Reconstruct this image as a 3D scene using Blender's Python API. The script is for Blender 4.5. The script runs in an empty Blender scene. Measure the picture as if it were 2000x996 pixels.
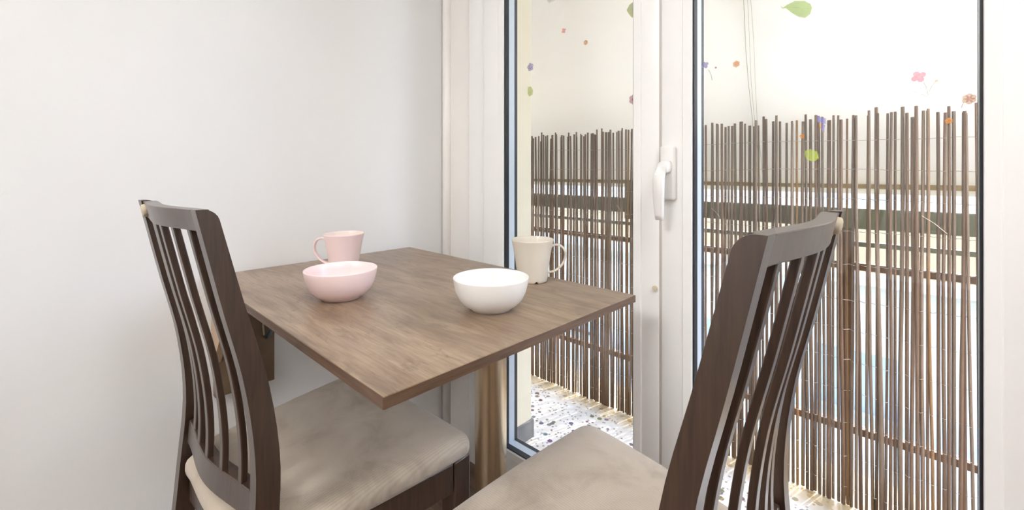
import bpy, bmesh, math, random
import numpy as np
from mathutils import Vector, Matrix

random.seed(7)
SC = bpy.context.scene
COL = SC.collection
PI = math.pi

# ------------------------------------------------------------------ camera
CAM_H = 1.0037
FPX, CXP, CYP = 870.0, 1000.0, 333.0
YAW = math.atan(820 / 870.0)
cd = bpy.data.cameras.new('camera')
cam = bpy.data.objects.new('camera', cd)
COL.objects.link(cam)
cam.location = (0, 0, CAM_H)
cam.rotation_euler = (PI / 2, 0, YAW)
cd.sensor_width = 36.0
cd.lens = FPX / 2000.0 * 36.0
cd.shift_x = 0.0
cd.shift_y = -(498.0 - CYP) / 2000.0
cd.clip_start = 0.02
SC.camera = cam

# ------------------------------------------------------------------ world, sun, exposure
w = bpy.data.worlds.new('world')
SC.world = w
w.use_nodes = True
wn = w.node_tree.nodes
bg = wn['Background']
sky = wn.new('ShaderNodeTexSky')
sky.sky_type = 'NISHITA'
sky.sun_disc = False
sky.sun_elevation = math.radians(52)
sky.sun_rotation = math.radians(15)
sky.air_density = 1.0
sky.dust_density = 2.0
w.node_tree.links.new(sky.outputs['Color'], bg.inputs['Color'])
bg.inputs['Strength'].default_value = 1.6

sd = bpy.data.lights.new('sun', 'SUN')
sd.energy = 4.0
sd.angle = math.radians(0.6)
sd.color = (1.0, 0.95, 0.86)
sun = bpy.data.objects.new('sun', sd)
COL.objects.link(sun)
sun.rotation_euler = Vector((-0.17, -0.62, -0.77)).to_track_quat('-Z', 'Y').to_euler()

SC.view_settings.view_transform = 'Standard'
SC.view_settings.look = 'None'
SC.view_settings.exposure = 0.12
SC.view_settings.gamma = 1.0
SC.view_settings.use_curve_mapping = False

FILL_POWER = 14.5      # emission strength of the two added ceiling fill panels
FILL_BACK = 29.0

# ------------------------------------------------------------------ helpers
def lin(r, g, b):
    f = lambda c: (c / 255.0) / 12.92 if c / 255.0 <= 0.04045 else ((c / 255.0 + 0.055) / 1.055) ** 2.4
    return (f(r), f(g), f(b), 1.0)

class NT:
    def __init__(s, name):
        s.m = bpy.data.materials.new(name)
        s.m.use_nodes = True
        s.n = s.m.node_tree.nodes
        s.l = s.m.node_tree.links
        s.b = s.n['Principled BSDF']
        s.out = s.n['Material Output']
    def add(s, t, **kw):
        nd = s.n.new(t)
        for k, v in kw.items():
            setattr(nd, k, v)
        return nd
    def link(s, a, b):
        s.l.new(a, b)
    def coords(s, scale=(1, 1, 1), rot=(0, 0, 0), kind='Object'):
        tc = s.add('ShaderNodeTexCoord')
        mp = s.add('ShaderNodeMapping')
        mp.inputs['Scale'].default_value = scale
        mp.inputs['Rotation'].default_value = rot
        s.link(tc.outputs[kind], mp.inputs['Vector'])
        return mp.outputs['Vector']
    def noise(s, vec, scale=5, detail=4, rough=0.55, dist=0.0):
        nd = s.add('ShaderNodeTexNoise')
        nd.inputs['Scale'].default_value = scale
        nd.inputs['Detail'].default_value = detail
        nd.inputs['Roughness'].default_value = rough
        nd.inputs['Distortion'].default_value = dist
        s.link(vec, nd.inputs['Vector'])
        return nd
    def ramp(s, fac, stops):
        r = s.add('ShaderNodeValToRGB')
        el = r.color_ramp.elements
        while len(el) < len(stops):
            el.new(0.5)
        for e, (p, c) in zip(el, stops):
            e.position = p
            e.color = c
        s.link(fac, r.inputs['Fac'])
        return r.outputs['Color']
    def mix(s, fac, a, b, mode='MIX'):
        m = s.add('ShaderNodeMix', data_type='RGBA', blend_type=mode)
        for sock, val in ((m.inputs[0], fac), (m.inputs[6], a), (m.inputs[7], b)):
            if hasattr(val, 'is_output'):
                s.link(val, sock)
            else:
                sock.default_value = val
        return m.outputs[2]
    def bump(s, h, strength=0.2, dist=0.002):
        b = s.add('ShaderNodeBump')
        b.inputs['Strength'].default_value = strength
        b.inputs['Distance'].default_value = dist
        s.link(h, b.inputs['Height'])
        s.link(b.outputs['Normal'], s.b.inputs['Normal'])
    def set(s, **kw):
        for k, v in kw.items():
            s.b.inputs[k.replace('_', ' ')].default_value = v
        return s

def plain(name, col, rough=0.5, metal=0.0, spec=0.5, var=0.04, vscale=6):
    t = NT(name)
    v = t.coords()
    n = t.noise(v, vscale, 3)
    dark = tuple(c * (1 - 2 * var) for c in col[:3]) + (1,)
    c = t.ramp(n.outputs['Fac'], [(0.3, dark), (0.7, col)])
    t.link(c, t.b.inputs['Base Color'])
    t.set(Roughness=rough, Metallic=metal)
    t.b.inputs['Specular IOR Level'].default_value = spec
    return t.m

def new_obj(name, bm, mat, parent=None, smooth=False, loc=None):
    me = bpy.data.meshes.new(name)
    bmesh.ops.recalc_face_normals(bm, faces=bm.faces[:])
    bm.to_mesh(me)
    bm.free()
    if smooth:
        for p in me.polygons:
            p.use_smooth = True
    if mat:
        me.materials.append(mat)
    o = bpy.data.objects.new(name, me)
    COL.objects.link(o)
    if parent:
        o.parent = parent
    if loc:
        o.location = loc
    return o

def auto_smooth(o, ang=40):
    me = o.data
    bm = bmesh.new()
    bm.from_mesh(me)
    for f in bm.faces:
        f.smooth = True
    for e in bm.edges:
        if len(e.link_faces) == 2 and e.calc_face_angle(0) > math.radians(ang):
            e.smooth = False
    bm.to_mesh(me)
    bm.free()
    return o

def box(bm, x0, x1, y0, y1, z0, z1, bev=0.0, seg=2):
    vs = [bm.verts.new((x, y, z)) for x in (x0, x1) for y in (y0, y1) for z in (z0, z1)]
    idx = [(0, 1, 3, 2), (4, 6, 7, 5), (0, 4, 5, 1), (2, 3, 7, 6), (0, 2, 6, 4), (1, 5, 7, 3)]
    fs = [bm.faces.new([vs[i] for i in f]) for f in idx]
    if bev > 0:
        es = list({e for f in fs for e in f.edges})
        bmesh.ops.recalc_face_normals(bm, faces=fs)
        bmesh.ops.bevel(bm, geom=es, offset=bev, segments=seg, profile=0.5, affect='EDGES')
    return bm

def boxo(name, dims, mat, parent=None, bev=0.0):
    bm = bmesh.new()
    box(bm, *dims, bev=bev)
    o = new_obj(name, bm, mat, parent)
    if bev:
        auto_smooth(o, 50)
    return o

def tube(bm, pts, rad, n=8, caps=True):
    pts = [Vector(p) for p in pts]
    rings = []
    prev = None
    for i, p in enumerate(pts):
        d = (pts[min(i + 1, len(pts) - 1)] - pts[max(i - 1, 0)]).normalized()
        if prev is None:
            a = Vector((0, 0, 1)) if abs(d.z) < 0.9 else Vector((1, 0, 0))
            prev = d.cross(a).normalized()
        prev = (prev - d * prev.dot(d)).normalized()
        b = d.cross(prev)
        r = rad[i] if isinstance(rad, (list, tuple)) else rad
        rings.append([bm.verts.new(p + r * (math.cos(2 * PI * k / n) * prev + math.sin(2 * PI * k / n) * b)) for k in range(n)])
    for a, b in zip(rings, rings[1:]):
        for k in range(n):
            bm.faces.new((a[k], a[(k + 1) % n], b[(k + 1) % n], b[k]))
    if caps:
        bm.faces.new(rings[0][::-1])
        bm.faces.new(rings[-1])
    return bm

def lathe(bm, prof, n=64):
    rings = []
    for r, z in prof:
        if r < 1e-6:
            rings.append([bm.verts.new((0, 0, z))])
        else:
            rings.append([bm.verts.new((r * math.cos(2 * PI * k / n), r * math.sin(2 * PI * k / n), z)) for k in range(n)])
    for a, b in zip(rings, rings[1:]):
        if len(a) == 1 and len(b) == 1:
            continue
        for k in range(n):
            k2 = (k + 1) % n
            if len(a) == 1:
                bm.faces.new((a[0], b[k], b[k2]))
            elif len(b) == 1:
                bm.faces.new((a[k], a[k2], b[0]))
            else:
                bm.faces.new((a[k], a[k2], b[k2], b[k]))
    return rings

def empty(name, loc=(0, 0, 0), rz=0):
    o = bpy.data.objects.new(name, None)
    COL.objects.link(o)
    o.location = loc
    o.rotation_euler = (0, 0, rz)
    o.empty_display_size = 0.05
    return o

def tag(o, label=None, cat=None, group=None, kind=None):
    if label: o['label'] = label
    if cat: o['category'] = cat
    if group: o['group'] = group
    if kind: o['kind'] = kind
    return o

def struct(o, label=None):
    o['kind'] = 'structure'
    if label:
        o['label'] = label
    return o

# ------------------------------------------------------------------ materials
def m_wall():
    t = NT('white_wall_paint')
    v = t.coords()
    n1 = t.noise(v, 1.3, 3)
    c = t.ramp(n1.outputs['Fac'], [(0.3, lin(233, 232, 231)), (0.7, lin(240, 239, 238))])
    # faint scuffs
    n2 = t.noise(t.coords((3, 9, 14)), 4.0, 6, 0.65)
    m = t.ramp(n2.outputs['Fac'], [(0.70, (0, 0, 0, 1)), (0.80, (1, 1, 1, 1))])
    c = t.mix(m, c, lin(222, 215, 207))
    t.link(c, t.b.inputs['Base Color'])
    t.set(Roughness=0.65)
    n3 = t.noise(t.coords(), 60, 4)
    t.bump(n3.outputs['Fac'], 0.06, 0.002)
    return t.m
MWALL = m_wall()
MPVC = plain('white_pvc', lin(247, 246, 244), 0.28, 0, 0.5, 0.012)
MFRAME = plain('frame_pvc', lin(244, 240, 235), 0.32, 0, 0.5, 0.015)
MGASKET = plain('black_rubber', lin(24, 27, 34), 0.45, 0, 0.5, 0.05)
MSPACER = plain('aluminium_spacer', lin(214, 224, 234), 0.35, 0.1, 0.5, 0.02)
MCEIL = plain('ceiling_paint', lin(242, 242, 241), 0.8)
MPLASTIC = plain('white_plastic', lin(240, 238, 235), 0.3)
MCAP = plain('cream_plastic_cap', lin(215, 203, 178), 0.4)

def m_floorwood():
    t = NT('brown_floorboards')
    v = t.coords((1, 7, 1))
    n = t.noise(v, 6, 6, 0.6, 0.4)
    c = t.ramp(n.outputs['Fac'], [(0.3, lin(88, 68, 54)), (0.7, lin(134, 110, 90))])
    t.link(c, t.b.inputs['Base Color'])
    t.set(Roughness=0.4)
    return t.m

def m_table():
    t = NT('greyed_oak_laminate')
    v = t.coords((1.0, 5.5, 1.0))
    n1 = t.noise(v, 5.0, 7, 0.62, 0.9)
    base = t.ramp(n1.outputs['Fac'], [(0.25, lin(122, 100, 80)), (0.45, lin(156, 133, 110)), (0.6, lin(172, 149, 125)), (0.8, lin(186, 166, 143))])
    n2 = t.noise(t.coords((3.0, 60, 1.0)), 5.0, 5, 0.6, 0.2)
    fine = t.ramp(n2.outputs['Fac'], [(0.35, lin(165, 150, 135)), (0.65, (1, 1, 1, 1))])
    c = t.mix(0.42, base, fine, 'MULTIPLY')
    # plank-to-plank tone along Y
    br = t.add('ShaderNodeTexBrick')
    br.offset = 0.37
    br.inputs['Scale'].default_value = 1.0
    br.inputs['Color1'].default_value = (0.78, 0.77, 0.76, 1)
    br.inputs['Color2'].default_value = (1, 1, 1, 1)
    br.inputs['Mortar'].default_value = (0.86, 0.84, 0.82, 1)
    br.inputs['Mortar Size'].default_value = 0.0008
    br.inputs['Brick Width'].default_value = 0.62
    br.inputs['Row Height'].default_value = 0.148
    t.link(t.coords(), br.inputs['Vector'])
    c = t.mix(0.7, c, br.outputs['Color'], 'MULTIPLY')
    n3 = t.noise(t.coords((2.2, 7, 1)), 3.0, 5, 0.7, 2.2)
    k = t.ramp(n3.outputs['Fac'], [(0.55, (0, 0, 0, 1)), (0.72, (1, 1, 1, 1))])
    c = t.mix(k, c, lin(112, 92, 76))
    t.link(c, t.b.inputs['Base Color'])
    t.set(Roughness=0.3)
    t.bump(n2.outputs['Fac'], 0.08, 0.001)
    return t.m

def m_edge():
    t = NT('brown_edge_band')
    n = t.noise(t.coords((3, 3, 60)), 5, 5)
    c = t.ramp(n.outputs['Fac'], [(0.3, lin(82, 60, 44)), (0.7, lin(112, 86, 66))])
    t.link(c, t.b.inputs['Base Color'])
    t.set(Roughness=0.42)
    return t.m

def m_darkwood():
    t = NT('dark_brown_stained_wood')
    n = t.noise(t.coords((30, 30, 2.0)), 6, 5, 0.6, 0.3)
    c = t.ramp(n.outputs['Fac'], [(0.3, lin(48, 34, 26)), (0.7, lin(70, 51, 39))])
    t.link(c, t.b.inputs['Base Color'])
    t.set(Roughness=0.33)
    t.b.inputs['Specular IOR Level'].default_value = 0.6
    t.b.inputs['Coat Weight'].default_value = 0.4
    t.b.inputs['Coat Roughness'].default_value = 0.22
    t.bump(n.outputs['Fac'], 0.05, 0.0006)
    return t.m

def m_fabric():
    t = NT('beige_ribbed_fabric')
    n = t.noise(t.coords(), 7, 5, 0.6, 0.6)
    c = t.ramp(n.outputs['Fac'], [(0.30, lin(158, 143, 126)), (0.5, lin(184, 170, 153)), (0.75, lin(196, 184, 168))])
    wv = t.add('ShaderNodeTexWave')
    wv.wave_type = 'BANDS'
    wv.bands_direction = 'X'
    wv.inputs['Scale'].default_value = 75
    wv.inputs['Distortion'].default_value = 0.6
    wv.inputs['Detail'].default_value = 1.0
    wv.inputs['Detail Scale'].default_value = 3.0
    t.link(t.coords(), wv.inputs['Vector'])
    cr = t.ramp(wv.outputs['Color'], [(0.1, (0.90, 0.895, 0.89, 1)), (0.6, (1, 1, 1, 1))])
    c = t.mix(1.0, c, cr, 'MULTIPLY')
    t.link(c, t.b.inputs['Base Color'])
    t.set(Roughness=0.9)
    t.b.inputs['Sheen Weight'].default_value = 0.25
    t.bump(wv.outputs['Color'], 0.25, 0.0006)
    return t.m

def m_brushed():
    t = NT('brushed_bronze_steel')
    n = t.noise(t.coords((60, 60, 1.0)), 5, 4)
    c = t.ramp(n.outputs['Fac'], [(0.3, lin(212, 194, 166)), (0.7, lin(222, 205, 178))])
    t.link(c, t.b.inputs['Base Color'])
    t.set(Metallic=1.0, Roughness=0.27)
    t.b.inputs['Anisotropic'].default_value = 0.6
    return t.m

def m_ceramic(name, col, rough=0.3):
    t = NT(name)
    n = t.noise(t.coords(), 10, 2)
    d = tuple(c * 0.97 for c in col[:3]) + (1,)
    t.link(t.ramp(n.outputs['Fac'], [(0.3, d), (0.7, col)]), t.b.inputs['Base Color'])
    t.set(Roughness=rough)
    t.b.inputs['Coat Weight'].default_value = 0.25
    t.b.inputs['Coat Roughness'].default_value = 0.12
    return t.m

def m_stick(name, c0, c1):
    t = NT(name)
    n = t.noise(t.coords((8, 8, 1.2)), 4, 5, 0.65)
    oi = t.add('ShaderNodeObjectInfo')
    c = t.ramp(n.outputs['Fac'], [(0.25, c0), (0.75, c1)])
    hv = t.add('ShaderNodeHueSaturation')
    mr = t.add('ShaderNodeMapRange')
    mr.inputs['To Min'].default_value = 0.72
    mr.inputs['To Max'].default_value = 1.3
    t.link(oi.outputs['Random'], mr.inputs['Value'])
    t.link(mr.outputs['Result'], hv.inputs['Value'])
    t.link(c, hv.inputs['Color'])
    t.link(hv.outputs['Color'], t.b.inputs['Base Color'])
    t.set(Roughness=0.6)
    return t.m

def m_terrazzo():
    t = NT('white_terrazzo')
    v = t.coords()
    def chips(scale, lo, hi, rnd=1.0):
        vo = t.add('ShaderNodeTexVoronoi')
        vo.inputs['Scale'].default_value = scale
        vo.inputs['Randomness'].default_value = rnd
        t.link(v, vo.inputs['Vector'])
        d = t.ramp(vo.outputs['Distance'], [(lo, (1, 1, 1, 1)), (hi, (0, 0, 0, 1))])
        bw = t.add('ShaderNodeSeparateColor')
        t.link(vo.outputs['Color'], bw.inputs['Color'])
        pick = t.ramp(bw.outputs['Red'], [(0.50, (0, 0, 0, 1)), (0.54, (1, 1, 1, 1))])
        f = t.mix(1.0, d, pick, 'MULTIPLY')
        return f, vo.outputs['Color']
    f1, c1 = chips(34, 0.30, 0.36)
    f2, c2 = chips(75, 0.30, 0.38)
    base = t.ramp(t.noise(v, 25, 4).outputs['Fac'], [(0.3, lin(222, 218, 212)), (0.7, lin(238, 235, 230))])
    cc1 = t.mix(0.15, lin(70, 68, 70), c1)
    c = t.mix(f1, base, cc1)
    c = t.mix(f2, c, lin(150, 138, 126))
    # ochre tone with a noisy edge towards the rail side of the slab
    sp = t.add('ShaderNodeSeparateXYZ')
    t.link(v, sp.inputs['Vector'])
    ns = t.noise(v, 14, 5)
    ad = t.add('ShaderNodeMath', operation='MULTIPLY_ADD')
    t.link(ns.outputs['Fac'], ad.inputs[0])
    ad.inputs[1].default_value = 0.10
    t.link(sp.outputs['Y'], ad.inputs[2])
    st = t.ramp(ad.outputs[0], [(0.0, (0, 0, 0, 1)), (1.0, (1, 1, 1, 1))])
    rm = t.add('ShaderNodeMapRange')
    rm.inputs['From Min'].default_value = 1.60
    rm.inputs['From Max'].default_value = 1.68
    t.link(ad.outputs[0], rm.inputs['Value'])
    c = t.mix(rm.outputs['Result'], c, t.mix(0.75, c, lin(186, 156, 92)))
    t.link(c, t.b.inputs['Base Color'])
    t.set(Roughness=0.45)
    return t.m

def m_awning():
    t = NT('cream_awning_cloth')
    n = t.noise(t.coords((1, 1, 1)), 1.2, 3)
    col = t.ramp(n.outputs['Fac'], [(0.3, lin(243, 239, 230)), (0.7, lin(245, 242, 238))])
    di = t.add('ShaderNodeBsdfDiffuse')
    tr = t.add('ShaderNodeBsdfTranslucent')
    mx = t.add('ShaderNodeMixShader')
    mx.inputs['Fac'].default_value = 0.16
    t.link(col, di.inputs['Color'])
    t.link(col, tr.inputs['Color'])
    t.link(di.outputs[0], mx.inputs[1])
    t.link(tr.outputs[0], mx.inputs[2])
    t.link(mx.outputs[0], t.out.inputs['Surface'])
    return t.m

def m_glass():
    t = NT('clear_window_glass')
    tr = t.add('ShaderNodeBsdfTransparent')
    tr.inputs['Color'].default_value = (0.99, 0.994, 0.992, 1)
    gl = t.add('ShaderNodeBsdfGlossy')
    gl.inputs['Roughness'].default_value = 0.0
    lw = t.add('ShaderNodeLayerWeight')
    lw.inputs['Blend'].default_value = 0.5
    pw = t.add('ShaderNodeMath', operation='POWER')
    pw.inputs[1].default_value = 5.0
    t.link(lw.outputs['Facing'], pw.inputs[0])
    fr = t.add('ShaderNodeMath', operation='MULTIPLY_ADD')
    fr.inputs[1].default_value = 0.6
    fr.inputs[2].default_value = 0.022
    t.link(pw.outputs[0], fr.inputs[0])
    mx = t.add('ShaderNodeMixShader')
    t.link(fr.outputs[0], mx.inputs['Fac'])
    t.link(tr.outputs[0], mx.inputs[1])
    t.link(gl.outputs[0], mx.inputs[2])
    t.link(mx.outputs[0], t.out.inputs['Surface'])
    return t.m

def m_sticker(name, col):
    t = NT(name)
    n = t.noise(t.coords(), 60, 3)
    c = t.ramp(n.outputs['Fac'], [(0.3, tuple(min(1, x * 1.25) for x in col[:3]) + (1,)), (0.7, col)])
    di = t.add('ShaderNodeBsdfDiffuse')
    tr = t.add('ShaderNodeBsdfTranslucent')
    mx = t.add('ShaderNodeMixShader')
    mx.inputs['Fac'].default_value = 0.6
    tp = t.add('ShaderNodeBsdfTransparent')
    m2 = t.add('ShaderNodeMixShader')
    m2.inputs['Fac'].default_value = 0.62
    t.link(c, di.inputs['Color'])
    t.link(c, tr.inputs['Color'])
    t.link(di.outputs[0], mx.inputs[1])
    t.link(tr.outputs[0], mx.inputs[2])
    t.link(mx.outputs[0], m2.inputs[1])
    t.link(tp.outputs[0], m2.inputs[2])
    t.link(m2.outputs[0], t.out.inputs['Surface'])
    return t.m

def m_emit(name, col, strength):
    t = NT(name)
    t.b.inputs['Base Color'].default_value = (0.9, 0.9, 0.9, 1)
    t.b.inputs['Emission Color'].default_value = col
    t.b.inputs['Emission Strength'].default_value = strength
    return t.m

MTABLE, MEDGE, MDARK, MFAB, MBRUSH = m_table(), m_edge(), m_darkwood(), m_fabric(), m_brushed()
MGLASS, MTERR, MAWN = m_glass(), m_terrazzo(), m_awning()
MPINK = m_ceramic('light_pink_glaze', lin(249, 224, 221))
MPINKIN = m_ceramic('cream_pink_glaze', lin(240, 222, 212))
MWHITE = m_ceramic('white_glaze', lin(240, 237, 233))
MBEIGE = m_ceramic('beige_glaze', lin(228, 219, 204), 0.35)
MSTEEL = plain('blue_grey_steel', lin(112, 136, 148), 0.35, 0.7, 0.5, 0.06, 30)
MBRWOOD = plain('brown_bracket_wood', lin(120, 98, 76), 0.5, 0, 0.5, 0.12, 14)
MTANWOOD = plain('tan_bracket_wood', lin(186, 160, 132), 0.5, 0, 0.5, 0.06, 14)
MCREAMWALL = plain('cream_exterior_render', lin(242, 231, 206), 0.85, 0, 0.3, 0.03)
MTILE = plain('grey_skirting_tile', lin(128, 126, 126), 0.5, 0, 0.5, 0.08, 20)
MRAIL = plain('dark_green_rail_paint', lin(142, 145, 118), 0.45, 0, 0.5, 0.1, 12)
MOCHRE = plain('ochre_bar_paint', lin(150, 122, 70), 0.5, 0, 0.5, 0.08, 12)
MRUST = plain('brown_rail_paint', lin(118, 92, 66), 0.5, 0, 0.5, 0.12, 12)
MWIRE = plain('pale_wire', lin(190, 180, 165), 0.4, 0.6)
MSTICK = [m_stick('willow_bark_brown', lin(86, 65, 50), lin(128, 101, 79)),
          m_stick('willow_bark_grey', lin(94, 77, 62), lin(136, 115, 96)),
          m_stick('willow_bark_ochre', lin(112, 80, 48), lin(154, 118, 76))]

# ------------------------------------------------------------------ room shell
WX = -1.3215          # left wall
FY = 1.035           # face of the door frame / window wall
RX, BY, CZ = 2.3, -3.3, 2.6
struct(boxo('floor', (WX - .1, RX + .1, BY - .1, FY + .03, -0.1, 0), m_floorwood()))
struct(boxo('ceiling', (WX - .1, RX + .1, BY - .1, FY + .25, CZ, CZ + .12), MCEIL))
struct(boxo('wall_left', (WX - .12, WX, BY - .1, FY + .24, 0, CZ), MWALL))
struct(boxo('wall_right', (RX, RX + .12, BY - .1, FY + .24, 0, CZ), MWALL))
struct(boxo('wall_back', (WX, RX, BY - .12, BY, 0, CZ), MWALL))
DXL, DXR, DZT = -1.30, 0.375, 2.16
bm = bmesh.new()
box(bm, WX, RX, FY, 1.27, DZT, CZ)
box(bm, DXR, RX, FY, 1.27, 0, DZT)
struct(new_obj('wall_window', bm, MWALL))
# exterior leaf beside the door: the cream reveal seen through the left pane
bm = bmesh.new()
box(bm, WX - 1.2, -1.100, 1.078, 1.272, -0.1, CZ)
struct(new_obj('wall_exterior', bm, MCREAMWALL))
struct(boxo('trim_1', (WX - 1.0, -1.092, 1.08, 1.280, 0.0, 0.068), MTILE, bev=0.002), 'grey tile skirting outside the door')
bm = bmesh.new()
tube(bm, [(WX + .02, FY - .004, 0), (WX + .02, FY - .004, DZT)], 0.017, 10)
struct(new_obj('trim_2', bm, MFRAME, smooth=True), 'rounded white cover strip in the corner by the door')

# ------------------------------------------------------------------ balcony door (structure)
door = empty('door_1', (0, 0, 0))
struct(door, 'white PVC balcony door with two tall glass leaves')
def frame_member(dims, mat=MFRAME, bev=0.003):
    return boxo('frame', dims, mat, door, bev)
frame_member((-1.302, -1.165, FY, 1.078, 0, DZT))
frame_member((-1.165, -1.070, 1.018, 1.078, 0, DZT), MPVC)
frame_member((0.150, 0.245, 1.018, 1.078, 0, DZT), MPVC)
frame_member((0.245, DXR, FY, 1.078, 0, DZT))
frame_member((-1.070, 0.150, 1.018, 1.078, 2.07, DZT), MPVC)
boxo('threshold', (-1.070, 0.150, 1.018, 1.10, 0, 0.03), MPVC, door, 0.003)

def sash(x0, x1, stl, str_, zb=0.035, zt=2.065):
    y0, y1 = 1.0, 1.066
    s = boxo('sash', (x0, x0 + stl, y0, y1, zb, zt), MPVC, door, 0.004)
    s.name = 'sash'
    boxo('stile', (x1 - str_, x1, y0, y1, zb, zt), MPVC, s, 0.004)
    gx0, gx1, gz0, gz1 = x0 + stl, x1 - str_, 0.135, zt - 0.08
    boxo('bottom_rail', (gx0, gx1, y0, y1, zb, gz0), MPVC, s, 0.002)
    boxo('top_rail', (gx0, gx1, y0, y1, gz1, zt), MPVC, s, 0.002)
    def ring(name, ya, yb, th, mat, off=0.0):
        b = bmesh.new()
        a0, a1, c0, c1 = gx0 + off, gx1 - off, gz0 + off, gz1 - off
        box(b, a0, a0 + th, ya, yb, c0, c1)
        box(b, a1 - th, a1, ya, yb, c0, c1)
        box(b, a0 + th, a1 - th, ya, yb, c0, c0 + th)
        box(b, a0 + th, a1 - th, ya, yb, c1 - th, c1)
        return new_obj(name, b, mat, s)
    # raised bead line around the pane on the room side
    b = bmesh.new()
    w_ = 0.021
    for dd in ((gx0 - w_, gx0, gz0 - w_, gz1 + w_), (gx1, gx1 + w_, gz0 - w_, gz1 + w_),
               (gx0, gx1, gz0 - w_, gz0), (gx0, gx1, gz1, gz1 + w_)):
        box(b, dd[0], dd[1], y0 - 0.0035, y0 + 0.001, dd[2], dd[3], 0.0012, 1)
    new_obj('glazing_bead', b, MPVC, s)
    ring('gasket', 1.003, 1.021, 0.0035, MGASKET)
    ring('spacer_bar', 1.021, 1.047, 0.0030, MSPACER)
    ring('gasket', 1.047, 1.060, 0.0035, MGASKET)
    boxo('glass_pane', (gx0 + .003, gx1 - .003, 1.0205, 1.0245, gz0 + .003, gz1 - .003), MGLASS, s)
    boxo('glass_pane', (gx0 + .003, gx1 - .003, 1.0435, 1.0475, gz0 + .003, gz1 - .003), MGLASS, s)
    return s
SL = sash(-1.073, -0.4655, 0.094, 0.067)
SR = sash(-0.4625, 0.152, 0.073, 0.094)
GLX0, GLX1 = -0.979, -0.5325
GRX0, GRX1 = -0.3895, 0.058
# overlap strip at the meeting stiles
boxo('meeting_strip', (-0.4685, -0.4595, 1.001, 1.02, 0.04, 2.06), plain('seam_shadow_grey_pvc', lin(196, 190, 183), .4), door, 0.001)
# handle
pl = boxo('handle_plate', (-0.4600, -0.4240, 0.9855, 1.0005, 0.935, 1.061), MPLASTIC, SR, 0.006)
bm = bmesh.new()
def sect(bm, cs):
    rings = []
    for (c, hw_, hd, ) in cs:
        ring = []
        n = 12
        for k in range(n):
            a = 2 * PI * k / n
            ca, sa = math.cos(a), math.sin(a)
            ring.append(bm.verts.new((c[0] + hw_ * math.copysign(abs(ca) ** .6, ca), c[1] + hd * math.copysign(abs(sa) ** .6, sa) * c[3], c[2] + hd * math.copysign(abs(sa) ** .6, sa) * c[4])))
        rings.append(ring)
    for a, b in zip(rings, rings[1:]):
        for k in range(12):
            bm.faces.new((a[k], a[(k + 1) % 12], b[(k + 1) % 12], b[k]))
    bm.faces.new(rings[0][::-1])
    bm.faces.new(rings[-1])
# centre (x, y, z, ydir, zdir), half width, half depth : neck leaves the plate, bends and drops
hx = -0.442
sect(bm, [((hx, 0.990, 1.012, 0, 1), .0125, .015), ((hx, 0.975, 1.012, 0, 1), .0125, .0145), ((hx, 0.962, 1.010, .35, .93), .0125, .0145),
          ((hx, 0.952, 1.002, .75, .66), .0125, .0135), ((hx - .001, 0.947, 0.985, .98, .2), .0125, .0105), ((hx - .001, 0.946, 0.96, 1, 0), .0122, .0088),
          ((hx - .001, 0.947, 0.93, 1, 0), .0112, .0078), ((hx - .001, 0.949, 0.905, 1, 0), .0100, .0070), ((hx - .001, 0.950, 0.893, 1, 0), .0085, .0058)])
new_obj('handle_lever', bm, MPLASTIC, SR, smooth=True)
bm = bmesh.new()
lathe(bm, [(0, -.002), (.0052, -.002), (.006, 0), (.006, .004), (0, .004)], 20)
o = new_obj('screw_cap', bm, MCAP, SL, smooth=False, loc=(-0.476, 0.998, 0.726))
o.rotation_euler = (PI / 2, 0, 0)

# ------------------------------------------------------------------ glass stickers
def flat_poly(name, pts, mat, parent=None, y=1.0195, th=0.0005):
    b = bmesh.new()
    f0 = [b.verts.new((x, y, z)) for x, z in pts]
    f1 = [b.verts.new((x, y - th, z)) for x, z in pts]
    b.faces.new(f0)
    b.faces.new(f1[::-1])
    n = len(pts)
    for i in range(n):
        b.faces.new((f0[i], f0[(i + 1) % n], f1[(i + 1) % n], f1[i]))
    return new_obj(name, b, mat, parent)
def pane_pt(u, v, y=1.0195):
    r = (u - CXP) / FPX
    t = y / (math.cos(YAW) + math.sin(YAW) * r)
    return t * (-math.sin(YAW) + math.cos(YAW) * r), CAM_H + (CYP - v) / FPX * t
def clampx(pts, lo, hi):
    return [(min(max(x, lo), hi), z) for x, z in pts]
def disc_pts(cx, cz, r, n=12, sx=1.0):
    return [(cx + r * sx * math.cos(2 * PI * k / n), cz + r * math.sin(2 * PI * k / n)) for k in range(n)]
S_COL = {'pink': lin(206, 96, 124), 'red': lin(222, 120, 110), 'orange': lin(236, 172, 92), 'violet': lin(158, 152, 204), 'green': lin(166, 194, 84),
         'yellowgreen': lin(200, 212, 104), 'pale': lin(240, 200, 206), 'stem': lin(168, 176, 150), 'rose': lin(236, 180, 196)}
S_MAT = {k: m_sticker('sticker_' + k, v) for k, v in S_COL.items()}
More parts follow.
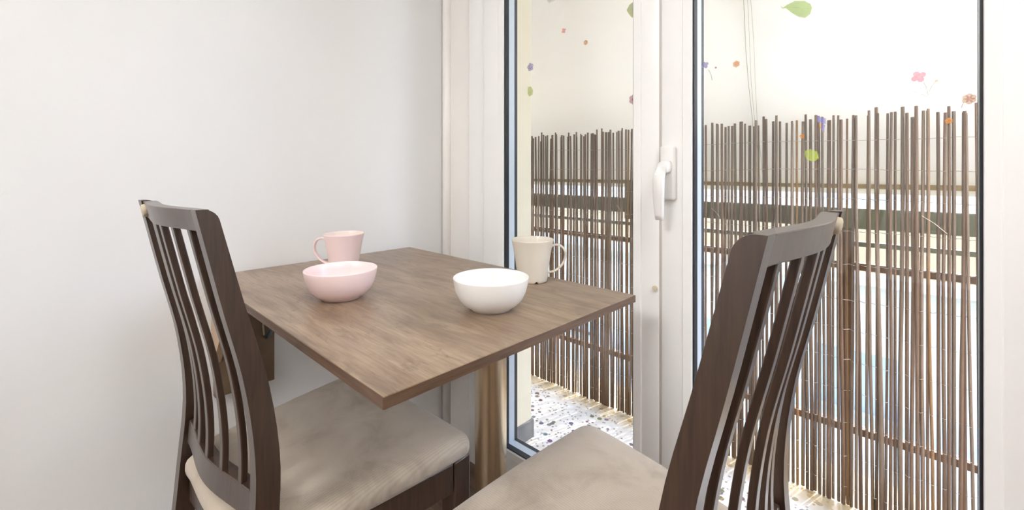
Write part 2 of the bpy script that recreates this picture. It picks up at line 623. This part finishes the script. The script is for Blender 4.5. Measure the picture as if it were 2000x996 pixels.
def flower(u, v, r, col, label, petals=5, centre='pale', lo=-9, hi=9, stem=None, bud=None):
    cx, cz = pane_pt(u, v)
    root = empty('flower_sticker', (0, 0, 0))
    tag(root, label, 'sticker', 'flower and leaf stickers on the door glass')
    for k in range(petals):
        a = 2 * PI * k / petals + 0.5
        p = clampx(disc_pts(cx + .58 * r * math.cos(a), cz + .58 * r * math.sin(a), .46 * r, 10), lo, hi)
        if max(q[0] for q in p) - min(q[0] for q in p) > 5e-4:
            flat_poly('petal', p, S_MAT[col], root)
    if lo < cx < hi:
        flat_poly('flower_centre', clampx(disc_pts(cx, cz, .34 * r, 12), lo, hi), S_MAT[centre], root, y=1.0190)
    def stalk(pp):
        q = [pane_pt(*p) for p in pp]
        w_ = 0.0006
        flat_poly('stalk', [(x - w_, z) for x, z in q] + [(x + w_, z) for x, z in q[::-1]], S_MAT['stem'], root, y=1.0192)
    for s_ in (stem or []):
        stalk(s_)
    if bud:
        bx, bz = pane_pt(bud[0], bud[1])
        flat_poly('bud', disc_pts(bx, bz, bud[2], 8), S_MAT[bud[3]], root)
    return root
def leaf(pix, col, label, lo=-9, hi=9, vein=None):
    root = empty('leaf_sticker', (0, 0, 0))
    tag(root, label, 'sticker', 'flower and leaf stickers on the door glass')
    flat_poly('leaf_blade', clampx([pane_pt(*p) for p in pix], lo, hi), S_MAT[col], root)
    if vein:
        q = [pane_pt(*p) for p in vein]
        flat_poly('leaf_vein', [(x, z - .0004) for x, z in q] + [(x, z + .0004) for x, z in q[::-1]], S_MAT['yellowgreen'], root, y=1.0189)
    return root
flower(1101, 60, .0075, 'red', 'small red flower sticker high on the left door pane', 4)
flower(1144, 83, .0068, 'orange', 'small orange flower sticker on the left door pane', 6)
flower(1036, 131, .0125, 'violet', 'violet flower sticker with pink middle at the left pane edge', 5, 'rose')
leaf([(1031, 170), (1037, 169), (1041, 176), (1040, 185), (1034, 188), (1031, 184)], 'yellowgreen', 'small yellow-green leaf sticker at the left pane edge')
leaf([(1224, 20), (1230, 9), (1239, 2), (1239, 34), (1234, 34), (1228, 27)], 'yellowgreen', 'pale green leaf sticker cut off by the middle stile', hi=GLX1 - .004)
flower(1238, 194, .013, 'rose', 'pale pink flower sticker cut off by the middle stile', 6, 'pink', hi=GLX1 - .004)
flower(1377, 127, .0078, 'violet', 'small violet flower sticker beside the black gasket', 4, 'pale', stem=[[(1384, 136), (1389, 146), (1391, 157)]], bud=(1398, 132, .0022, 'pink'))
flower(1438, 125, .0072, 'orange', 'small orange flower sticker left of the awning cords', 6)
leaf([(1524, 11), (1529, 15), (1536, 10), (1552, 2), (1572, 2), (1583, 8), (1586, 15), (1582, 28), (1572, 35), (1560, 33), (1546, 25), (1535, 16), (1528, 17)],
     'green', 'large green leaf sticker at the top of the right pane', vein=[(1531, 14), (1550, 14), (1568, 16), (1580, 17)])
flower(1794, 150, .0098, 'pink', 'crimson four-petal flower sticker with stalks on the right pane', 4, 'pale',
       stem=[[(1804, 161), (1809, 170), (1813, 186)], [(1827, 160), (1820, 168), (1815, 178)], [(1782, 178), (1800, 184), (1820, 192)]], bud=(1829, 158, .0022, 'orange'))
flower(1893, 193, .0085, 'orange', 'orange flower sticker beside the right black gasket', 6, stem=[[(1882, 200), (1879, 206), (1878, 211)]])
bf = empty('butterfly_sticker')
tag(bf, 'violet butterfly sticker in front of the stick tops', 'sticker', 'flower and leaf stickers on the door glass')
for pp, cc in (([(1596, 225), (1603, 229), (1604, 240), (1597, 239)], 'violet'), ([(1604, 229), (1613, 231), (1613, 242), (1605, 241)], 'violet'),
               ([(1600, 241), (1604, 241), (1605, 252), (1600, 248)], 'orange'), ([(1605, 242), (1611, 244), (1610, 258), (1605, 253)], 'violet')):
    flat_poly('wing', [pane_pt(*p) for p in pp], S_MAT[cc], bf)
flower(1567, 266, .0045, 'orange', 'tiny orange flower sticker in front of the sticks', 5, 'orange')
leaf([(1570, 296), (1582, 291), (1596, 296), (1600, 308), (1590, 316), (1576, 312)], 'yellowgreen', 'faint olive leaf sticker low in front of the sticks')
flower(1853, 236, .005, 'orange', 'tiny golden flower sticker in front of the right sticks', 5, 'orange')

# ------------------------------------------------------------------ balcony
bm = bmesh.new()
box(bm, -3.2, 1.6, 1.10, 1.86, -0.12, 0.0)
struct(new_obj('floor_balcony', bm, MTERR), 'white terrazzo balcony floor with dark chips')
struct(boxo('ceiling_balcony', (-3.2, 1.6, 1.272, 1.50, 2.56, 2.7), MCREAMWALL))

FNY = 1.662
fence = empty('stick_fence', (-0.6, FNY, 0))
tag(fence, 'brown willow stick screen wired along the balcony railing', 'fence')
variants = []
for k in range(12):
    bm = bmesh.new()
    hgt = 1.165
    ph, am = random.uniform(0, 6.28), random.uniform(.0010, .0032)
    am2, ph2 = random.uniform(0, .0025), random.uniform(0, 6.28)
    pts, rr = [], []
    r0 = random.uniform(.0040, .0052)
    for i in range(6):
        s = i / 5
        pts.append((am * math.sin(ph + 3.1 * s) + am2 * math.sin(ph2 + 8 * s), .4 * am * math.cos(ph + 4 * s), s * hgt))
        rr.append(r0 * (1.12 - .25 * s) * random.uniform(.93, 1.07))
    tube(bm, pts, rr, 5)
    me = bpy.data.meshes.new('stick')
    bmesh.ops.recalc_face_normals(bm, faces=bm.faces[:])
    bm.to_mesh(me)
    bm.free()
    for p in me.polygons:
        p.use_smooth = len(p.vertices) == 4
    variants.append(me)
x = -1.72
ns = 0
while x < 0.42:
    me = random.choice(variants)
    o = bpy.data.objects.new('stick', me)
    if not me.materials:
        me.materials.append(MSTICK[(0, 1, 0, 1, 1, 0, 1, 0, 1, 0, 1, 2)[variants.index(me)]])
    COL.objects.link(o)
    o.parent = fence
    o.location = (x + 0.6, random.uniform(-.004, .004), random.uniform(-.0, .004))
    o.rotation_euler = (random.gauss(0, .003), random.gauss(0, .0042), random.uniform(0, 6.28))
    sc_ = random.gauss(1, .12)
    o.scale = (max(.7, min(1.4, sc_)), max(.7, min(1.4, sc_)), 1 + random.gauss(0, .007))
    x += max(.0095, random.gauss(.0110, .0008))
    ns += 1
for i, z in enumerate([.06, .15, .245, .34, .435, .53, .62, .725, .82, .915, 1.005, 1.095]):
    bm = bmesh.new()
    pts = []
    n = 178
    for j in range(n):
        xx = -1.72 + 2.13 * j / (n - 1)
        pts.append((xx + .6, (-.0085 if j % 2 else .0055), z + .004 * math.sin(xx * 7 + i) + random.uniform(-.0012, .0012)))
    tube(bm, pts, .0008, 4)
    new_obj('binding_wire', bm, MWIRE, fence)
for (x0, z0, x1, z1) in ((-.02, .88, .03, .835), (-.575, .868, -.545, .836), (-.96, .86, -.935, .832)):
    bm = bmesh.new()
    tube(bm, [(x0 + .6, -.009, z0), ((x0 + x1) / 2 + .6, -.011, (z0 + z1) / 2 + .004), (x1 + .6, -.008, z1)], .0009, 5)
    new_obj('wire_tail', bm, MWIRE, fence)

rail = empty('balcony_railing', (-0.6, 1.722, 0))
tag(rail, 'dark green metal balcony railing behind the stick screen', 'railing')
def rpart(name, x0, x1, y0, y1, z0, z1, mat, bev=.002):
    o = boxo(name, (x0 + .6, x1 + .6, y0 - 1.70, y1 - 1.70, z0, z1), mat, rail, bev)
    return o
rpart('handrail', -3.0, 1.5, 1.680, 1.735, .826, .888, MRAIL, .006)
rpart('rail_bar', -3.0, 1.5, 1.690, 1.715, .772, .786, MRAIL)
rpart('rail_bar', -3.0, 1.5, 1.685, 1.710, .700, .722, MRUST)
rpart('rail_bar', -3.0, 1.5, 1.685, 1.710, .198, .220, MRUST)
for px_ in (-2.35, -1.63, -.905, -.190, .53, 1.25):
    rpart('post', px_ - .014, px_ + .014, 1.684, 1.712, 0.0, .83, MRUST)
for px_ in (-.925,):
    rpart('bracket', px_ - .022, px_ + .022, 1.676, 1.690, .80, .955, MRAIL)

awn = empty('awning', (-0.6, 1.80, .93))
tag(awn, 'cream drop awning of translucent cloth with thin cords outside the balcony', 'awning')
AO = Vector((-0.6, 1.80, .93))
bm = bmesh.new()
nx, nz = 24, 16
gv = []
for i in range(nx + 1):
    col = []
    for j in range(nz + 1):
        X = -2.9 + 3.2 * i / nx
        Zz = .93 + (2.55 - .93) * j / nz
        Yy = 1.80 - .25 * (Zz - .93) + .006 * math.sin(X * 5.0) * math.sin(j * .4)
        col.append(bm.verts.new(Vector((X, Yy, Zz)) - AO))
    gv.append(col)
for i in range(nx):
    for j in range(nz):
        bm.faces.new((gv[i][j], gv[i + 1][j], gv[i + 1][j + 1], gv[i][j + 1]))
fo = new_obj('cloth', bm, MAWN, awn, smooth=True)
md = fo.modifiers.new('thick', 'SOLIDIFY')
md.thickness = .0012
bm = bmesh.new()
tube(bm, [(-2.9 - AO.x, 0, .025), (.32 - AO.x, 0, .025)], .011, 10)
new_obj('front_bar', bm, MOCHRE, awn, smooth=True)
MCORD = plain('grey_green_cord', lin(170, 172, 150), .7)
for k, (du, dd, rr) in enumerate(((0, 0, .0010), (.011, .004, .0007), (.021, .002, .0007))):
    bm = bmesh.new()
    pts = []
    for j in range(14):
        Zz = .95 + (2.5 - .95) * j / 13
        Yy = 1.80 - .25 * (Zz - .93) - .014 - dd
        pts.append(Vector((-.462 + du + .0035 * math.sin(j * 1.3 + k), Yy, Zz)) - AO)
    tube(bm, pts, rr, 5)
    new_obj('cord', bm, MCORD, awn)
bm = bmesh.new()
box(bm, -.018, .018, -.012, .012, 0, .52, .004)
bmesh.ops.transform(bm, matrix=Matrix.Translation(Vector((-1.165, 1.492, 1.722)) - AO) @ Matrix.Rotation(.42, 4, 'X') @ Matrix.Rotation(-.5, 4, 'Y'), verts=bm.verts)
ar = new_obj('arm', bm, MPLASTIC, awn)
for q in ((-.010, .018), (.010, .022)):
    bm = bmesh.new()
    box(bm, q[0] - .002, q[0] + .002, -.0135, -.0115, q[1] - .002, q[1] + .002)
    bmesh.ops.transform(bm, matrix=Matrix.Translation(Vector((-1.165, 1.492, 1.722)) - AO) @ Matrix.Rotation(.42, 4, 'X') @ Matrix.Rotation(-.5, 4, 'Y'), verts=bm.verts)
    new_obj('bolt', bm, MTILE, ar)

# ------------------------------------------------------------------ street and the building opposite
MPALE = plain('pale_facade', lin(236, 230, 220), .8)
MTANF = plain('tan_facade', lin(214, 182, 142), .8)
MSLAB = plain('white_slab', lin(240, 238, 234), .8)
MWING = plain('window_dark_glass', lin(188, 196, 208), .2)
MSHUT = plain('brown_shutter', lin(150, 112, 84), .6)
struct(boxo('ground_street', (-40, 40, 2.2, 60, -6.6, -6.5), plain('pale_asphalt', lin(176, 174, 172), .9)))
bld = empty('apartment_building', (-3, 9.0, -6.5))
tag(bld, 'pale apartment building across the street behind the stick screen', 'building')
def bp(name, x0, x1, y0, y1, z0, z1, mat, parent=None):
    return boxo(name, (x0 + 3, x1 + 3, y0 - 9.0, y1 - 9.0, z0 + 6.5, z1 + 6.5), mat, parent or bld)
bp('wall', -17, 7, 9.0, 15, -3.6, 1.2, MPALE)
bp('ground_floor', -17, 7, 8.9, 15, -6.5, -3.6, MTANF)
for z in (-3.6, -.6):
    bp('balcony_slab', -16, 6, 7.9, 9.0, z, z + .18, MSLAB)
    bp('balcony_parapet', -16, 6, 7.9, 7.98, z + .18, z + 1.0, MSLAB if z < -2 else MTANF)
for k in range(8):
    X = -15 + 2.7 * k
    for z in (-2.9, -.0):
        wv_ = bp('window', X, X + 1.2, 8.95, 9.02, z, z + 1.1, MSHUT if k % 3 == 0 else MSLAB)
        bp('pane', X + .08, X + 1.12, 8.93, 8.96, z + .08, z + 1.02, MWING, wv_).parent = wv_
    bp('shop_opening', X, X + 1.9, 8.86, 8.92, -6.4, -4.3, MWING)

# ------------------------------------------------------------------ table
TC = Vector((-0.888, 0.5755, 0))
TR = -0.01144
table = empty('dining_table', (TC.x, TC.y, 0), TR)
tag(table, 'small brown oak-look table with steel post fixed to the left wall', 'table')
TH, TT = .74, .0155
hx_, hy_ = .427, .2957
bm = bmesh.new()
box(bm, -hx_, hx_, -hy_, hy_, TH - TT, TH, .0012, 2)
top = new_obj('tabletop', bm, MTABLE, table)
bm = bmesh.new()
e_ = .0008
for dd in ((-hx_, hx_, -hy_ - e_, -hy_ + .001), (-hx_, hx_, hy_ - .001, hy_ + e_), (hx_ - .001, hx_ + e_, -hy_, hy_)):
    box(bm, dd[0], dd[1], dd[2], dd[3], TH - TT + .0006, TH - .0008)
new_obj('edge_band', bm, MEDGE, top)
PX, PY = -0.873, 0.842
lp = Matrix.Rotation(-TR, 4, 'Z') @ Vector((PX - TC.x, PY - TC.y, 0))
bm = bmesh.new()
lathe(bm, [(0, .012), (.043, .012), (.043, TH - TT - .004), (.06, TH - TT - .004), (.06, TH - TT), (0, TH - TT)], 48)
o = new_obj('post', bm, MBRUSH, table, loc=(lp.x, lp.y, 0))
auto_smooth(o, 40)
bm = bmesh.new()
lathe(bm, [(0, 0.0), (.15, 0.0), (.152, .004), (.15, .009), (.06, .014), (0, .014)], 64)
o = new_obj('base_plate', bm, plain('grey_steel_plate', lin(150, 150, 150), .3, .9), table, loc=(lp.x, lp.y - .06, 0))
auto_smooth(o, 30)
# wall support under the table
bw = boxo('wall_board', (-1.3190 - TC.x, -1.300 - TC.x, .300 - TC.y, .438 - TC.y, .436, TH - TT - .003), MBRWOOD, table, .002)
bw.rotation_euler = (0, 0, -TR)
bw.location = (.002, 0, 0)
bm = bmesh.new()
pr_ = [(-.428, .7235), (-.25, .7235), (-.425, .50)]
for yy in (-.272, -.254):
    pass
va = [bm.verts.new((x_, -.284, z_)) for x_, z_ in pr_]
vb = [bm.verts.new((x_, -.268, z_)) for x_, z_ in pr_]
bm.faces.new(va)
bm.faces.new(vb[::-1])
for i in range(3):
    bm.faces.new((va[i], va[(i + 1) % 3], vb[(i + 1) % 3], vb[i]))
new_obj('gusset', bm, MTANWOOD, table)
sb = boxo('folding_bracket', (-.418, -.20, -.175, -.150, TH - TT - .006, TH - TT - .0005), MSTEEL, table, .001)
bm = bmesh.new()
box(bm, -.418, -.412, -.175, -.150, .53, TH - TT - .006)
new_obj('bracket_plate', bm, MSTEEL, sb)
bm = bmesh.new()
tube(bm, [(-.40, -.1625, .56), (-.22, -.1625, .722)], .006, 8)
new_obj('bracket_strut', bm, MSTEEL, sb)
bm = bmesh.new()
tube(bm, [(-.365, -.178, .715), (-.372, -.182, .60), (-.378, -.178, .575)], .0022, 6)
new_obj('bracket_spring', bm, MWIRE, sb)

# ------------------------------------------------------------------ crockery
def bowl(px, py, mat, label):
    r = empty('bowl', (px, py, TH))
    tag(r, label, 'bowl')
    bm = bmesh.new()
    prof = [(0, .0035), (.030, .0035), (.0355, .0), (.0385, .0004), (.0395, .003)]
    out = [(.0395, .003), (.050, .0085), (.0605, .0195), (.0672, .034), (.0705, .048), (.0722, .0595)]
    inn = [(.0722, .0607), (.0705, .0612), (.0690, .0600), (.0668, .047), (.0632, .034), (.0560, .0205), (.0440, .0110), (.028, .0076), (0, .0072)]
    lathe(bm, prof + out[1:] + inn, 72)
    o = new_obj('bowl_body', bm, mat, r, smooth=True)
    return r
def mug(px, py, rz, mat, matin, label, notches):
    r = empty('mug', (px, py, TH), rz)
    tag(r, label, 'mug')
    bm = bmesh.new()
    n = 96
    outp = [(.0330, .0), (.0348, .0012), (.0356, .006), (.0372, .025), (.0395, .050), (.0425, .075), (.0462, .0965), (.0468, .0990), (.0462, .1000), (.0450, .0992)]
    outp = [(r_ * (1 + .85 * z_), z_) for r_, z_ in outp]
    rings = lathe(bm, [(0, .0045), (.0300, .0045), (.0318, .0005)] + outp, n)
    if notches:
        for kk, ring in enumerate(rings):
            if len(ring) == 1:
                continue
            for i, v in enumerate(ring):
                a = math.atan2(v.co.y, v.co.x)
                for na in notches:
                    d = abs((a - na + PI) % (2 * PI) - PI)
                    if d < .13 and v.co.z < .006:
                        v.co.z = max(v.co.z, .0048 * math.cos(d / .13 * PI / 2) ** .6)
    body = new_obj('mug_body', bm, mat, r, smooth=True)
    bm = bmesh.new()
    lathe(bm, [(r_ * (1 + .85 * z_), z_) for r_, z_ in [(.0450, .0992), (.0438, .096), (.0405, .075), (.0376, .050), (.0352, .025), (.0330, .010), (.026, .0065), (0, .006)]], n)
    new_obj('mug_inside', bm, matin, body, smooth=True)
    # ribbon handle
    bm = bmesh.new()
    path = [(.0405, .0790), (.0490, .0850), (.0590, .0870), (.0690, .0835), (.0760, .0750), (.0785, .0640), (.0765, .0520), (.0705, .0400), (.0610, .0300), (.0500, .0235), (.0362, .0205)]
    pp = []
    for i in range(len(path) - 1):
        p0, p1, p2, p3 = path[max(i - 1, 0)], path[i], path[i + 1], path[min(i + 2, len(path) - 1)]
        for s in (0, .33, .67):
            pp.append(tuple(.5 * (2 * p1[c] + (p2[c] - p0[c]) * s + (2 * p0[c] - 5 * p1[c] + 4 * p2[c] - p3[c]) * s * s + (3 * p1[c] - p0[c] - 3 * p2[c] + p3[c]) * s ** 3) for c in (0, 1)))
    pp.append(path[-1])
    rings = []
    for i, (a_, z_) in enumerate(pp):
        q0, q1 = pp[max(i - 1, 0)], pp[min(i + 1, len(pp) - 1)]
        d = Vector((q1[0] - q0[0], 0, q1[1] - q0[1])).normalized()
        nrm = Vector((-d.z, 0, d.x))
        ring = []
        for k in range(10):
            t_ = 2 * PI * k / 10
            ring.append(bm.verts.new(Vector((a_, 0, z_)) + nrm * .0026 * math.sin(t_) + Vector((0, .0062 * math.copysign(abs(math.cos(t_)) ** .7, math.cos(t_)), 0))))
        rings.append(ring)
    for a_, b_ in zip(rings, rings[1:]):
        for k in range(10):
            bm.faces.new((a_[k], a_[(k + 1) % 10], b_[(k + 1) % 10], b_[k]))
    bm.faces.new(rings[0][::-1])
    bm.faces.new(rings[-1])
    new_obj('mug_handle', bm, mat, r, smooth=True)
    return r
def tpt(u, v, z=TH):
    t = (CAM_H - z) * FPX / (v - CYP)
    r = (u - CXP) / FPX
    return t * (-math.sin(YAW) + math.cos(YAW) * r), t * (math.cos(YAW) + math.sin(YAW) * r)
bx, by = tpt(959, 602)
bowl(bx, by, MWHITE, 'white bowl on the table in front of the beige mug')
bx, by = tpt(666, 581)
bowl(bx, by, MPINK, 'light pink bowl on the table in front of the pink mug')
bx, by = tpt(672, 530)
mug(bx, by, math.radians(222), MPINK, MPINKIN, 'light pink mug behind the pink bowl by the wall', [math.radians(a) for a in (90, 270)])
bx, by = tpt(1040, 548)
mug(bx, by, math.radians(38), MBEIGE, MBEIGE, 'beige mug beside the white bowl near the door', [math.radians(a) for a in (-72, 108)])

# ------------------------------------------------------------------ chairs
def cr(xs, ys, x):
    xs = list(xs)
    i = max(0, min(len(xs) - 2, next((k for k in range(len(xs) - 1) if x <= xs[k + 1]), len(xs) - 2)))
    h = xs[i + 1] - xs[i]
    s = (x - xs[i]) / h
    def m(k):
        if k == 0: return (ys[1] - ys[0]) / (xs[1] - xs[0])
        if k == len(xs) - 1: return (ys[-1] - ys[-2]) / (xs[-1] - xs[-2])
        return (ys[k + 1] - ys[k - 1]) / (xs[k + 1] - xs[k - 1])
    m0, m1 = m(i) * h, m(i + 1) * h
    return (2 * s ** 3 - 3 * s ** 2 + 1) * ys[i] + (s ** 3 - 2 * s ** 2 + s) * m0 + (-2 * s ** 3 + 3 * s ** 2) * ys[i + 1] + (s ** 3 - s ** 2) * m1
ZK = [0, .15, .30, .45, .58, .70, .82, .96]
YK = [-.062, -.038, -.0198, -.0080, 0, -.0120, -.0395, -.0703]
yrear = lambda z: cr(ZK, YK, z)
depth = lambda z: np.interp(z, [0, .3, .45, .58, .95], [.030, .032, .0333, .0333, .0245])
hwid = lambda z: cr([0, .3, .58, .95], [.203, .1895, .1735, .1608], z)
PT = .021
ZTOP = .952
RAILH = .031
bow = lambda x, z: -.016 * math.cos(PI * x / .32) ** 2      # plan curve of the rails, bulging to the rear

def post_bm(s):
    bm = bmesh.new()
    zs = [i * .03 for i in range(0, 32)]
    zs = [z for z in zs if z < ZTOP - .018]
    rows = [(z, yrear(z), yrear(z) + depth(z)) for z in zs]
    R = .015
    for ph in (0, 20, 40, 60, 80, 90):
        p = math.radians(ph)
        z = ZTOP - R + R * math.sin(p)
        rows.append((z, yrear(z), yrear(z) + depth(z) - R * (1 - math.cos(p))))
    rings = []
    for z, y0, y1 in rows:
        xo, xi = s * hwid(z), s * (hwid(z) - PT)
        rings.append([bm.verts.new((xo, y0, z)), bm.verts.new((xo, y1, z)), bm.verts.new((xi, y1, z)), bm.verts.new((xi, y0, z))])
    for a, b in zip(rings, rings[1:]):
        for k in range(4):
            bm.faces.new((a[k], a[(k + 1) % 4], b[(k + 1) % 4], b[k]))
    bm.faces.new(rings[0][::-1])
    bm.faces.new(rings[-1])
    return bm
def bevmod(o, w_=.002, seg=2):
    auto_smooth(o, 38)
    md = o.modifiers.new('bevel', 'BEVEL')
    md.width = w_
    md.segments = seg
    md.limit_method = 'ANGLE'
    md.angle_limit = math.radians(50)
    md.harden_normals = False
    return o
def rail_bm(z0, z1, th, xm, fy):
    """curved cross rail: bows to the rear in plan and leans with the posts"""
    bm = bmesh.new()
    n = 20
    rings = []
    for i in range(n + 1):
        xx = -xm + 2 * xm * i / n
        ring = []
        for z, f in ((z0, 0), (z1, 0), (z1, 1), (z0, 1)):
            yb = fy(z) + bow(xx, z)
            ring.append(bm.verts.new((xx, yb + th * f, z)))
        rings.append(ring)
    for a, b in zip(rings, rings[1:]):
        for k in range(4):
            bm.faces.new((a[k], a[(k + 1) % 4], b[(k + 1) % 4], b[k]))
    bm.faces.new(rings[0][::-1])
    bm.faces.new(rings[-1])
    return bm
def slat_bm(fx):
    bm = bmesh.new()
    rings = []
    z0, z1 = .530, ZTOP - RAILH + .004
    for i in range(18):
        z = z0 + (z1 - z0) * i / 17
        xc = fx * (hwid(z) - PT)
        yb = yrear(z) + bow(xc, z) + .006
        hw2, dd = .0072, .0092
        rings.append([bm.verts.new((xc - hw2, yb, z)), bm.verts.new((xc + hw2, yb, z)), bm.verts.new((xc + hw2, yb + dd, z)), bm.verts.new((xc - hw2, yb + dd, z))])
    for a, b in zip(rings, rings[1:]):
        for k in range(4):
            bm.faces.new((a[k], a[(k + 1) % 4], b[(k + 1) % 4], b[k]))
    bm.faces.new(rings[0][::-1])
    bm.faces.new(rings[-1])
    return bm
def cushion_bm():
    def outline():
        pts = []
        def arc(cx_, cy_, r, a0, a1, n=7):
            for i in range(n + 1):
                a = math.radians(a0 + (a1 - a0) * i / n)
                pts.append((cx_ + r * math.cos(a), cy_ + r * math.sin(a)))
        # right half, counter-clockwise from rear centre to front centre
        for i in range(6):
            xx = .132 * i / 6
            pts.append((xx, bow(xx, 0) * .55 - .004))
        arc(.136, .002, .008, -90, 0, 3)
        pts.append((.1445, .034))
        arc(.172, .052, .010, -90, -8, 4)
        for i in range(1, 7):
            s = i / 7
            pts.append((.1825 + (.2225 - .1825) * s + .004 * math.sin(PI * s), .056 + (.352 - .056) * s))
        arc(.1945, .360, .028, 8, 84, 7)
        for i in range(1, 6):
            s = i / 6
            pts.append((.1945 * (1 - s), .388 + .006 * math.sin(PI / 2 * s)))
        right = pts
        left = [(-x_, y_) for x_, y_ in right[::-1] if abs(x_) > 1e-6]
        return right + [(0, .394)] + left
    ol = outline()
    cxy = (0, .19)
    bm = bmesh.new()
    rings = []
    for sc_, z in ((.965, .440), (.992, .4445), (1.0, .452), (.998, .461), (.985, .469), (.955, .4755), (.90, .480), (.80, .484), (.62, .487), (.40, .4885), (.18, .489)):
        rings.append([bm.verts.new((cxy[0] + (x_ - cxy[0]) * sc_, cxy[1] + (y_ - cxy[1]) * sc_, z)) for x_, y_ in ol])
    n = len(ol)
    for a, b in zip(rings, rings[1:]):
        for k in range(n):
            bm.faces.new((a[k], a[(k + 1) % n], b[(k + 1) % n], b[k]))
    bm.faces.new(rings[0][::-1])
    c = bm.verts.new((cxy[0], cxy[1], .489))
    for k in range(n):
        bm.faces.new((rings[-1][k], rings[-1][(k + 1) % n], c))
    return bm

chair_parts = []
def make_chair(loc, rz, label, button_side):
    root = empty('dining_chair', (loc[0], loc[1], 0), rz)
    tag(root, label, 'chair', 'dark dining chairs at the table')
    if not chair_parts:
        P = []
        def add(o):
            o.parent = root
            P.append(o)
            return o
        for s in (1, -1):
            add(bevmod(new_obj('rear_leg', post_bm(s), MDARK), .0035, 3))
        add(bevmod(new_obj('top_rail', rail_bm(ZTOP - RAILH, ZTOP - .0015, .020, .1395, lambda z: yrear(z) + .0025), MDARK), .0015))
        add(bevmod(new_obj('lower_rail', rail_bm(.496, .537, .020, .149, lambda z: yrear(z) + .005), MDARK), .0015))
        for k in range(5):
            add(bevmod(new_obj('slat', slat_bm(-.70 + .35 * k), MDARK), .0015))
        add(new_obj('seat_cushion', cushion_bm(), MFAB, smooth=True))
        # seat frame
        bm = bmesh.new()
        box(bm, -.185, .185, .345, .366, .385, .441, .002)
        add(new_obj('front_apron', bm, MDARK))
        for s in (1, -1):
            bm = bmesh.new()
            a0, a1 = Vector((s * .168, .030, 0)), Vector((s * .2065, .335, 0))
            nrm = Vector((s, -.1, 0)).normalized() * .010
            vs = []
            for z in (.385, .441):
                for p in (a0 - nrm, a1 - nrm, a1 + nrm, a0 + nrm):
                    vs.append(bm.verts.new((p.x, p.y, z)))
            for f in ((0, 1, 2, 3), (7, 6, 5, 4), (0, 4, 5, 1), (1, 5, 6, 2), (2, 6, 7, 3), (3, 7, 4, 0)):
                bm.faces.new([vs[i] for i in f])
            add(bevmod(new_obj('side_apron', bm, MDARK), .0015))
        bm = bmesh.new()
        box(bm, -.150, .150, .004, .024, .385, .438, .002)
        add(new_obj('rear_apron', bm, MDARK))
        for s in (1, -1):
            bm = bmesh.new()
            rings = []
            for z, hw2 in ((0, .0155), (.25, .0195), (.441, .0205)):
                cx_, cy_ = s * .1975, .3575
                rings.append([bm.verts.new((cx_ + a * hw2, cy_ + b * hw2, z)) for a, b in ((-1, -1), (1, -1), (1, 1), (-1, 1))])
            for a, b in zip(rings, rings[1:]):
                for k in range(4):
                    bm.faces.new((a[k], a[(k + 1) % 4], b[(k + 1) % 4], b[k]))
            bm.faces.new(rings[0][::-1])
            bm.faces.new(rings[-1])
            add(bevmod(new_obj('front_leg', bm, MDARK), .003))
        chair_parts.extend(P)
    else:
        for q in chair_parts:
            c = q.copy()
            COL.objects.link(c)
            c.parent = root
    bm = bmesh.new()
    lathe(bm, [(0, .0), (.0110, .0), (.0110, .0045), (.0096, .0064), (.0060, .0076), (0, .0080)], 24)
    zz = ZTOP - .0155
    xx = button_side * .112
    b = new_obj('button_cap', bm, plain('pale_wood_cap', lin(206, 192, 168), .45), root, smooth=False)
    auto_smooth(b, 40)
    b.location = (xx, yrear(zz) + .0025 + bow(xx, zz) + .0004, zz)
    slope = .016 * PI / .32 * math.sin(PI * xx / .16)
    b.rotation_euler = (PI / 2 + .2, 0, math.atan(slope))
    b['label'] = 'pale round cap on the top rail'
    return root
make_chair((-.8629, .1976), .0614, 'dark brown slat-back dining chair with beige seat by the left wall', -1)
make_chair((-.1565, .5597), PI / 2 - .0395, 'dark brown slat-back dining chair nearest the camera before the glass door', 1)

# ------------------------------------------------------------------ unseen ceiling panels added as fill light; twin wall spot (behind the camera)
for lx, ly, lp_, lab in ((.9, -.1, FILL_POWER, 'added square white ceiling fill panel nearest the balcony door'), (-.4, -2.0, FILL_BACK, 'added square white ceiling fill panel at the back of the room')):
    MDIFF = m_emit('white_fill_emitter', (1.0, .995, .985, 1), lp_)
    lamp = empty('ceiling_fill_panel', (lx, ly, CZ))
    tag(lamp, lab, 'lamp', 'added ceiling fill panels')
    boxo('fill_housing', (-.42, .42, -.42, .42, -.06, 0), MPLASTIC, lamp, .004)
    boxo('fill_diffuser', (-.40, .40, -.40, .40, -.066, -.060), MDIFF, lamp)
spot = empty('wall_spot_lamp', (-.18, BY, 2.0))
tag(spot, 'white twin spot lamp on the back wall', 'lamp')
boxo('spot_bar', (-.09, .09, 0, .03, -.03, .03), MPLASTIC, spot, .004)
for sx in (-.042, .042):
    bm = bmesh.new()
    lathe(bm, [(0, 0), (.02, 0), (.03, .06), (.028, .06), (.018, .012), (0, .012)], 24)
    h = new_obj('spot_head', bm, MPLASTIC, spot, smooth=True, loc=(sx, .03, 0))
    h.rotation_euler = (-PI / 2 - .15, 0, 0)
    bm = bmesh.new()
    lathe(bm, [(0, .045), (.018, .045), (.018, .05), (0, .053)], 20)
    new_obj('spot_bulb', bm, m_emit('spot_bulb_glow', (1, .95, .88, 1), 25), h)
